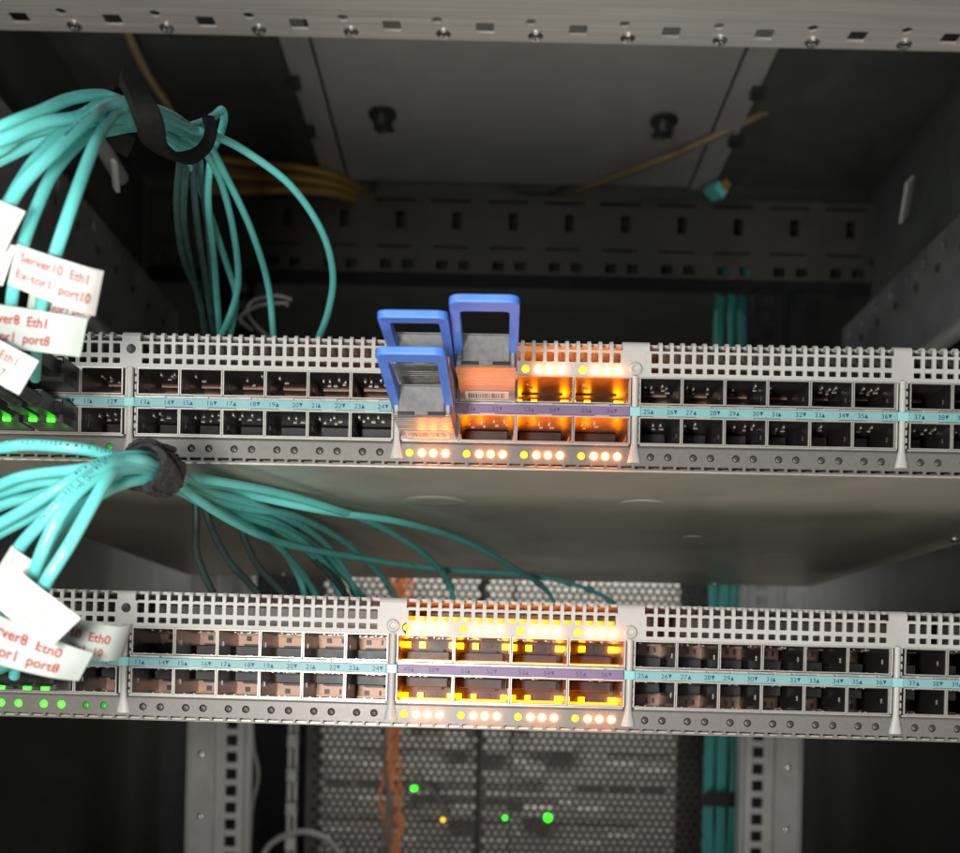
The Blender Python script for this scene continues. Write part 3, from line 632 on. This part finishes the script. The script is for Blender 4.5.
sheet('cable_label', 'overexposed white label with faded Eth0 port7 lettering', [(-113.3,-121,23.1),(-98.9,-119,12),(-106.1,-118,5.2),(-117.5,-120,14.2)], 1.0, [('Eth0', .42, .42, .30), ('port7', .40, .82, .30)], m='paper', ink='faint')
sheet('cable_label', 'curved label reading Server8 Eth0 Ex-tor1 port8 below the white one', [(-129.9,-112,17.2),(-101.7,-104,4.1),(-105.9,-102,-2.7),(-133.9,-108,4.9)], 1.5, [('Server8  Eth0', .22, .40, .36), ('Ex-tor1  port8', .20, .82, .36)], m='oldpaper', curl=(-1.5,0))
sheet('cable_label', 'curled label end reading Eth0 beside the lower switch numbers', [(-114.4,-98,15.3),(-97.1,-88,11.3),(-100.8,-84,2.8),(-117.2,-94,6.2)], 2.4, [('10  Eth0', .25, .50, .34), ('tor1  10', .26, .86, .30)], m='oldpaper', curl=(-3,0))

# ------------------------------------------------------------------ punched steel shelf over the top of the picture
t = empty('steel_shelf', (0,170,345)); tag(t, 'brushed steel shelf underside with punched holes along its back edge', 'shelf')
q = MB(); ZS = 0
sq = [-262 + 49.2*k for k in range(-2, 14)]; rd = [x + 24 for x in sq]
evs = sorted([(x,'s') for x in sq] + [(x,'r') for x in rd]); xs = [e[0] for e in evs]
bd = [xs[0]-12] + [(a+c)/2 for a, c in zip(xs, xs[1:])] + [xs[-1]+12]
for (x, k), x0, x1 in zip(evs, bd, bd[1:]):
    q.cell(x0, x1, 24, 51, rect_quarters(x-4.8,x+4.8,36.4,45.4,.8) if k == 's' else circ_quarters(x, 35.0, 3.0, 3), 1.2)
q.box(bd[0], bd[-1], 0, 1.2, -90, 24)
q.box(bd[0], bd[-1], .0, 1.8, 51, 52.2)
vs0 = q.v; q.v = [(x, z, y) for x, y, z in vs0]; q.f = [tuple(reversed(f)) for f in q.f]
q.build('sheet', 'brushed', t)
for x in rd:
    q = MB(); q.lathe((x+3,46.2,0),(0,0,-1),[(4.0,-.3),(4.0,.6),(3.2,1.5),(1.7,1.7),(1.5,1.0),(.1,.9)],20); q.build('screw', 'chrome', t, smooth=True)

# ------------------------------------------------------------------ roof panel, crossbar, struts
t = empty('roof_hatch', (12,480,440)); tag(t, 'flat grey roof hatch with two latches above the rack', 'roof hatch')
q = MB(); q.box(-150,150,-250,118,2,6); q.build('panel', 'roof', t)
for sx in (-1,1):
    q = MB(); q.box(min(sx*152,sx*172),max(sx*152,sx*172),-250,118,0,5); 
    f_ = q.build('flange', 'roof', t)
    for k in range(3): MB().box(sx*170-4,sx*170+4,-120+k*70,-110+k*70,-6,-.1).build('clip', 'black', f_)
    kx = sx*110
    q = MB(); q.lathe((kx,4,1.9),(0,0,-1),[(11,0),(11,2.5),(8,4),(6.5,12),(4,14),(.2,14)],18); k_ = q.build('latch', 'black', t, smooth=True)
    for e_ in (-1,1):
        q = MB(); q.bbox(kx+e_*6-2.6,kx+e_*6+2.6,15,19,-9,-3,.6); q.build('latch_pin', 'chrome', k_)
t = empty('rear_crossbar', (8,600,0)); tag(t, 'dark steel crossbar with slots along the back of the rack roof', 'crossbar')
q = MB()
n = 13
for k in range(n):
    x0 = -325 + 50*k; x1 = x0+50
    q.cell(x0, x1, 395, 422, rect_quarters(x0+21,x0+29,401,416,1), 2)
    q.cell(x0, x1, 382, 395, rect_quarters(x0+4,x0+36,384,386,.8), 2); q.cell(x0, x1, 422, 432, rect_quarters(x0+2,x0+38,425,427.2,.8), 2)
    q.cell(x0, x0+25, 362, 376, rect_quarters(x0+7.5,x0+17.5,365,373,.8), 2); q.cell(x0+25, x1, 362, 376, rect_quarters(x0+27,x0+37,365,373,.8), 2)
q.box(-325,318,0,2,376,382); q.box(-325,318,2.1,40,430,432); q.box(-325,318,2.1,36,362,364); q.box(-325,318,40,42,362,432)
q.build('beam', 'darkzinc', t)
q = MB(); q.box(-325,318,1.2,1.9,350,361.8); q.build('lower_flange', 'softblack', t)
for s_, lr in ((-1,'left'),(1,'right')):
    t = empty('side_strut', (8+s_*292, 250, 243)); tag(t, 'grey punched side strut running into the rack on the %s' % lr, 'strut', 'side struts')
    q = MB()
    for k in range(20):
        y0 = -300 + 32*k
        vs0 = len(q.v)
        q.cell(y0, y0+32, 40, 74, rect_quarters(y0+12,y0+19,60,67,.8), 2)
        q.box(y0, y0+32, 0, 2, 0, 40)
    q.v = [(s_*y, x, z) if s_ > 0 else (-y, x, z) for x, y, z in q.v]
    q.box(min(s_*2.2,s_*26),max(s_*2.2,s_*26),-300,340,72,74)
    q.build('web', 'strut', t)
    q = MB(); q.tube([(-s_*6,-300,-8),(-s_*6,340,-8)], 6, 14); q.build('tube', 'zinc', t, smooth=True)
    me_rv = MB().lathe((0,0,0),(-s_,0,0),[(3,0),(3,1.2),(1.5,2),(.1,2)],10).mesh('rivet', 'darkzinc')
    for k in range(16): link('rivet', me_rv, t, (-s_*.2,-280+38*k,50))
    t = tag(MB().bbox(-(6 if s_ > 0 else 2.2),6 if s_ > 0 else 2.2,0,2,-(15 if s_ > 0 else 7),15 if s_ > 0 else 7,.5).build('bracket', 'whitetab', None, (-189.3,150,234.4) if s_ < 0 else (293.4,430,358.8)), 'small bright bracket catching the light at the upper %s' % lr, 'bracket', 'bright brackets')
    t.rotation_euler = (.5, -s_*.75, s_*.7)

# ------------------------------------------------------------------ rear rack posts with square holes
for s_, lr in ((-1,'left'),(1,'right')):
    t = empty('rack_post', (2.3,591,0)); tag(t, 'zinc rear rack post with square holes on the %s' % lr, 'rack post', 'rear rack posts')
    q = MB()
    for k in range(35):
        z0 = -420 + 14.8*k
        q.cell(-12.5, 12.5, z0, z0+14.8, rect_quarters(-6.2,3.6,z0+2.6,z0+12.2,.6), 2)
    q.box(13.0,15.5,-4,2,-420,101); q.box(-15.5,-13,2,20,-420,101)
    q.box(17,36,3,5,-420,101); q.box(36.1,38,0,60,-420,101); q.box(15.6,17,-4,5,-420,101)
    if s_ < 0: q.v = [(-x,y,z) for x,y,z in q.v]; q.f = [tuple(reversed(f)) for f in q.f]
    q.v = [(x + s_*233, y, z) for x,y,z in q.v]
    po = q.build('rail', 'zinc', t)
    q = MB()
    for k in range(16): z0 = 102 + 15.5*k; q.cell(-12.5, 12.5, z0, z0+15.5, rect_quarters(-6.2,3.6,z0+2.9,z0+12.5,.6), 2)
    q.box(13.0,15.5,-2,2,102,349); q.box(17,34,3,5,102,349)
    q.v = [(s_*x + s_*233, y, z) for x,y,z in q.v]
    q.build('shaded_upper_rail', 'softblack', t)  # same post, blackened to paint the shade above the switch
    for k in range(9):
        q = MB(); q.lathe((s_*(233+26),3,-400+55*k),(0,-1,0),[(2.6,0),(2.6,.8),(1.4,1.6),(.1,1.6)],10); q.build('rivet', 'chrome', po, smooth=True)
# narrow shiny hinge strip left of the mesh
t = empty('hinge_strip', (-192.5,690,-171.4)); tag(t, 'narrow shiny vertical strip between the left post and the mesh', 'strip')
q = MB(); q.box(-5,-1.5,0,3,-200,250); q.box(1,4,1,4,-200,250); st = q.build('rail', 'zinc', t)
for k in range(7):
    q = MB(); q.bbox(-6,5.5,-4,-.1,-30+k*33,-16+k*33,1); q.build('clip', 'chrome', st)

# ------------------------------------------------------------------ perforated door and what stands behind it
t = empty('mesh_door', (0,740,-400)); tag(t, 'black perforated door behind the switches', 'door')
def perf(x0, x1, z0, z1, pw, ph, r):
    q = MB(); nx = int((x1-x0)/pw); nz = int((z1-z0)/ph); pw = (x1-x0-pw/2)/nx
    for j in range(nz):
        o = pw/2*(j%2); za = z0+j*ph
        for i in range(nx):
            xa = x0+o+i*pw
            q.cell(xa, xa+pw, za, za+ph, circ_quarters(xa+pw/2, za+ph/2, r, 2), .8)
        if j%2: q.box(x0, x0+o, 0, .8, za, za+ph)
        else: q.box(x1-pw/2, x1, 0, .8, za, za+ph)
    return q
for x0, x1 in ((-183,-13),(-9,213)):
    lf = perf(x0, x1, 100, 545, 7.9, 6.75, 2.45).build('leaf', 'mesh', t)
    q = MB()
    for a, e in ((x0-4,x0-.1),(x1+.1,x1+1.6)): q.box(a, e, -5, 6, 98, 547)
    q.build('edge', 'mesh', lf)
me_rv = MB().lathe((0,0,0),(0,-1,0),[(1.6,0),(1.6,1),(.8,2),(.1,2)],10).mesh('rivet', 'chrome')
for k in range(28): link('rivet', me_rv, t, (-11,-1,120+15*k))
MB().box(19,21.2,-3,-.3,98,547).build('bar', 'black', t)
for k, z in enumerate((210,236,252,268,285,318)): MB().bbox(216,224,-4,0,z,z+5+(k%3)*3,.8).build('clip', 'whitetab', t)
SV = [('grey server with a bright ledge behind the mesh, just under the lower switch', -92, 44), ('grey server behind the mesh beside the left green lamp', -136, 44), ('grey server behind the mesh with a bright ledge below the left green lamp', -180, 44), ('plain pale server behind the mesh, hidden mostly by the lower switch', -48, 68), ('pale server filling the mesh just under the upper switch', 20, 112), ('pale server lowest behind the mesh, cut by the picture edge', -230, 50)]
for k, (lab, z, h) in enumerate(SV):
    t = empty('server', (12,990,z)); tag(t, lab, 'server', 'servers behind the mesh')
    q = MB(); q.bbox(-222,222,0,180,0,h-.3 if k != 3 else h-.3,.6); bz = q.build('bezel', 'server', t)
    for j in range(11):
        if (j*7+k*3) % 4: MB().bbox(-215+j*39,-180+j*39,-3,-.05,6,h-8-(j%3)*6,1).build('drive_bay', 'server', t)
    for x0_, x1_, z0_, z1_ in ({0:((-70,-38,4,26),(-30,12,2,30),(36,96,6,34)), 1:((-96,-60,10,34),(28,58,14,36)), 2:((-60,-20,8,22),(30,70,10,26))}.get(k, ())): MB().bbox(x0_,x1_,-12,-3.2,z0_,z1_,1).build('face_plate', 'whitetab', t)
    if k in (0,2): q = MB(); q.box(-110,75,-8,-3.1,h-9,h-3); q.build('ledge', 'whitetab', t)
for (p, m_, lab, r_) in (((-77.4,739,-110.5),'green_hot','green lamp glowing left of centre on the mesh',2.9), ((15.8,739,-138.9),'green_hot','small green lamp beside the dark bar on the mesh',1.8), ((59.6,739,-137.9),'green_hot','bright green lamp right of the dark bar on the mesh',3.6), ((-47.2,739,-142.4),'amber_dim','tiny amber lamp on the mesh',1.9)):
    q = MB(); q.lathe((0,0,0),(0,-1,0),[(r_,-3),(r_,0),(r_*.7,r_*.6),(.1,r_*.9)],14); tag(q.build('status_lamp', m_, None, p, smooth=True), lab, 'lamp', 'lamps on the mesh')
cable('patch_cable', 'pale cable arcing before the mesh by the left green lamp', [(-92.7,728,-117.8),(-80.7,726,-106.2),(-60.5,726,-108.8),(-46.1,728,-126.8),(-41.9,730,-139.1)], 2, 'greycable', None)

# orange bundle, right aqua bundle, loose cables at the back
rnd = random.Random(3)
for k in range(9):
    ph = k*.75; pts = []
    for j in range(24):
        z = 114 - j*16
        am = 6.5 + 4.5*math.sin(z*.031+k*1.7)
        pts.append((-97 + am*math.cos(ph+z*.045)+rnd.uniform(-1.6,1.6) + 3*math.sin(z*.02), 722 + 5*math.sin(ph+z*.045), z))
    cable('orange_cable', '%s strand of the twisted orange bundle in front of the mesh' % ['first','second','third','fourth','fifth','sixth','seventh','eighth','ninth'][k], pts, 1.5, 'orange', 'orange cables before the mesh', 4, 8)
cable('grey_cable', 'grey cable running beside the orange bundle, left one', [(-104.1,718,-21.1),(-106.3,714,-80.8),(-101.3,712,-120.2),(-104.6,714,-155.4),(-107.8,716,-200.6)], 2.2, 'greycable', 'grey cables by the orange bundle')
cable('grey_cable', 'grey cable running beside the orange bundle, right one', [(-109.6,712,-60.9),(-103.4,708,-100.1),(-96.6,708,-134.5),(-99.1,710,-164.6),(-99.5,712,-199.6)], 1.8, 'greycable', 'grey cables by the orange bundle')
for k in range(8):
    x = 199 + 3.8*k; pts = [(x+4+rnd.uniform(-2,2), 636+rnd.uniform(-4,4), 395)] + [(x + rnd.uniform(-1.6,1.6)*(1 if j not in (9,10) else .4), 640 + (k%3)*4 + rnd.uniform(-1.5,1.5), 360 - j*48) for j in range(15)]
    cable('fibre_cable', '%s aqua fibre from the left in the vertical bundle by the right rear post' % ['first','second','third','fourth','fifth','sixth','seventh','eighth'][k], pts, 2.0, 'aqua2', 'vertical aqua bundle', 4, 8)
q = MB()
prof = [(18*math.cos(a)*1.0, 9*math.sin(a)) for a in [2*math.pi*k/24 for k in range(24)]]
vs = [(x, y, z) for z in (-7,-6,6,7) for x, y in [(px*(1 if abs(z)==6 else .93), py*(1 if abs(z)==6 else .93)) for px, py in prof]]
q.add(vs, [(i*24+k, i*24+(k+1)%24, (i+1)*24+(k+1)%24, (i+1)*24+k) for i in range(3) for k in range(24)])
tag(q.build('cable_tie', 'velcro', None, (212.5,643,-104), smooth=True), 'black tie round the vertical aqua bundle at the right', 'cable tie')
YB = [(-253.9,560,440.1),(-218,560,436.6),(-175.7,562,434.3),(-143.9,580,434.8),(-117,640,444.9)]
for k in range(5):
    cable('yellow_fibre', '%s yellow fibre from the top on the back crossbar' % ['first','second','third','fourth','fifth'][k], [Vector(p) + Vector((0,(k%2)*6,-7*k*(1-i*.16))) for i, p in enumerate(YB)], 3.6, 'yellow', 'yellow fibres on the crossbar')
cable('tan_cable', 'tan cable slanting across the roof hatch on the right', [(1.2,650,429.6),(46.9,640,447.7),(111.6,540,430.3),(155,508,436.2),(187.1,492,445.5),(208.2,492,456.3)], 3.2, 'tan')
cable('tan_cable', 'tan cable descending behind the black hook at upper left', [(-266.9,380,447.2),(-260.6,400,431.4),(-255,410,421.6),(-246.3,420,410),(-232.5,430,383.4)], 3.4, 'tan')
cable('grey_cable', 'grey tube slanting behind the thick bright aqua fibre', [(-210.9,180,273),(-210.4,190,270),(-208.7,200,265.7),(-208,215,263.3)], 4.2, 'greycable')
cable('grey_wire', 'thin grey wire hanging right of the left rear post', [(-224.9,640,-22.5),(-221.2,640,-64.1),(-215.9,640,-91.8),(-220.7,640,-124.3),(-222.3,640,-179.9)], 1.6, 'greycable')
cable('grey_wire', 'pale cable loop arching at the bottom of the picture', [(-199,560,-173.9),(-191.1,560,-148.1),(-176,560,-135.9),(-158.2,560,-132.1),(-138.8,562,-138.7),(-123.5,566,-157.8)], 2.6, 'greycable')
for k, (u1, lab) in enumerate((([(-140.4,300,202.4),(-158.9,310,221.8),(-158.4,312,232.5),(-143.9,314,237.3),(-134.3,316,235.7)], 'pale connector lead curling above the upper switch'), ([(-155.3,300,211.2),(-164,305,220),(-154.1,310,229.4),(-138.4,312,232.3),(-135.9,312,230.5)], 'second pale lead curling just below the first'))):
    cable('grey_wire', lab, u1, 1.3, 'greycable')
q = MB(); q.bbox(-6,6,-10,10,-4,4,1); o = q.build('fibre_plug', 'aqua', None, (182.5,575,428.7)); o.rotation_euler = (.3,.5,.5)
tag(o, 'aqua plug with a yellow tip lying on the back crossbar', 'plug'); q = MB(); q.bbox(-3.5,3.5,-13,-10.1,1,8,.6); q.build('tip', 'yellow', o)
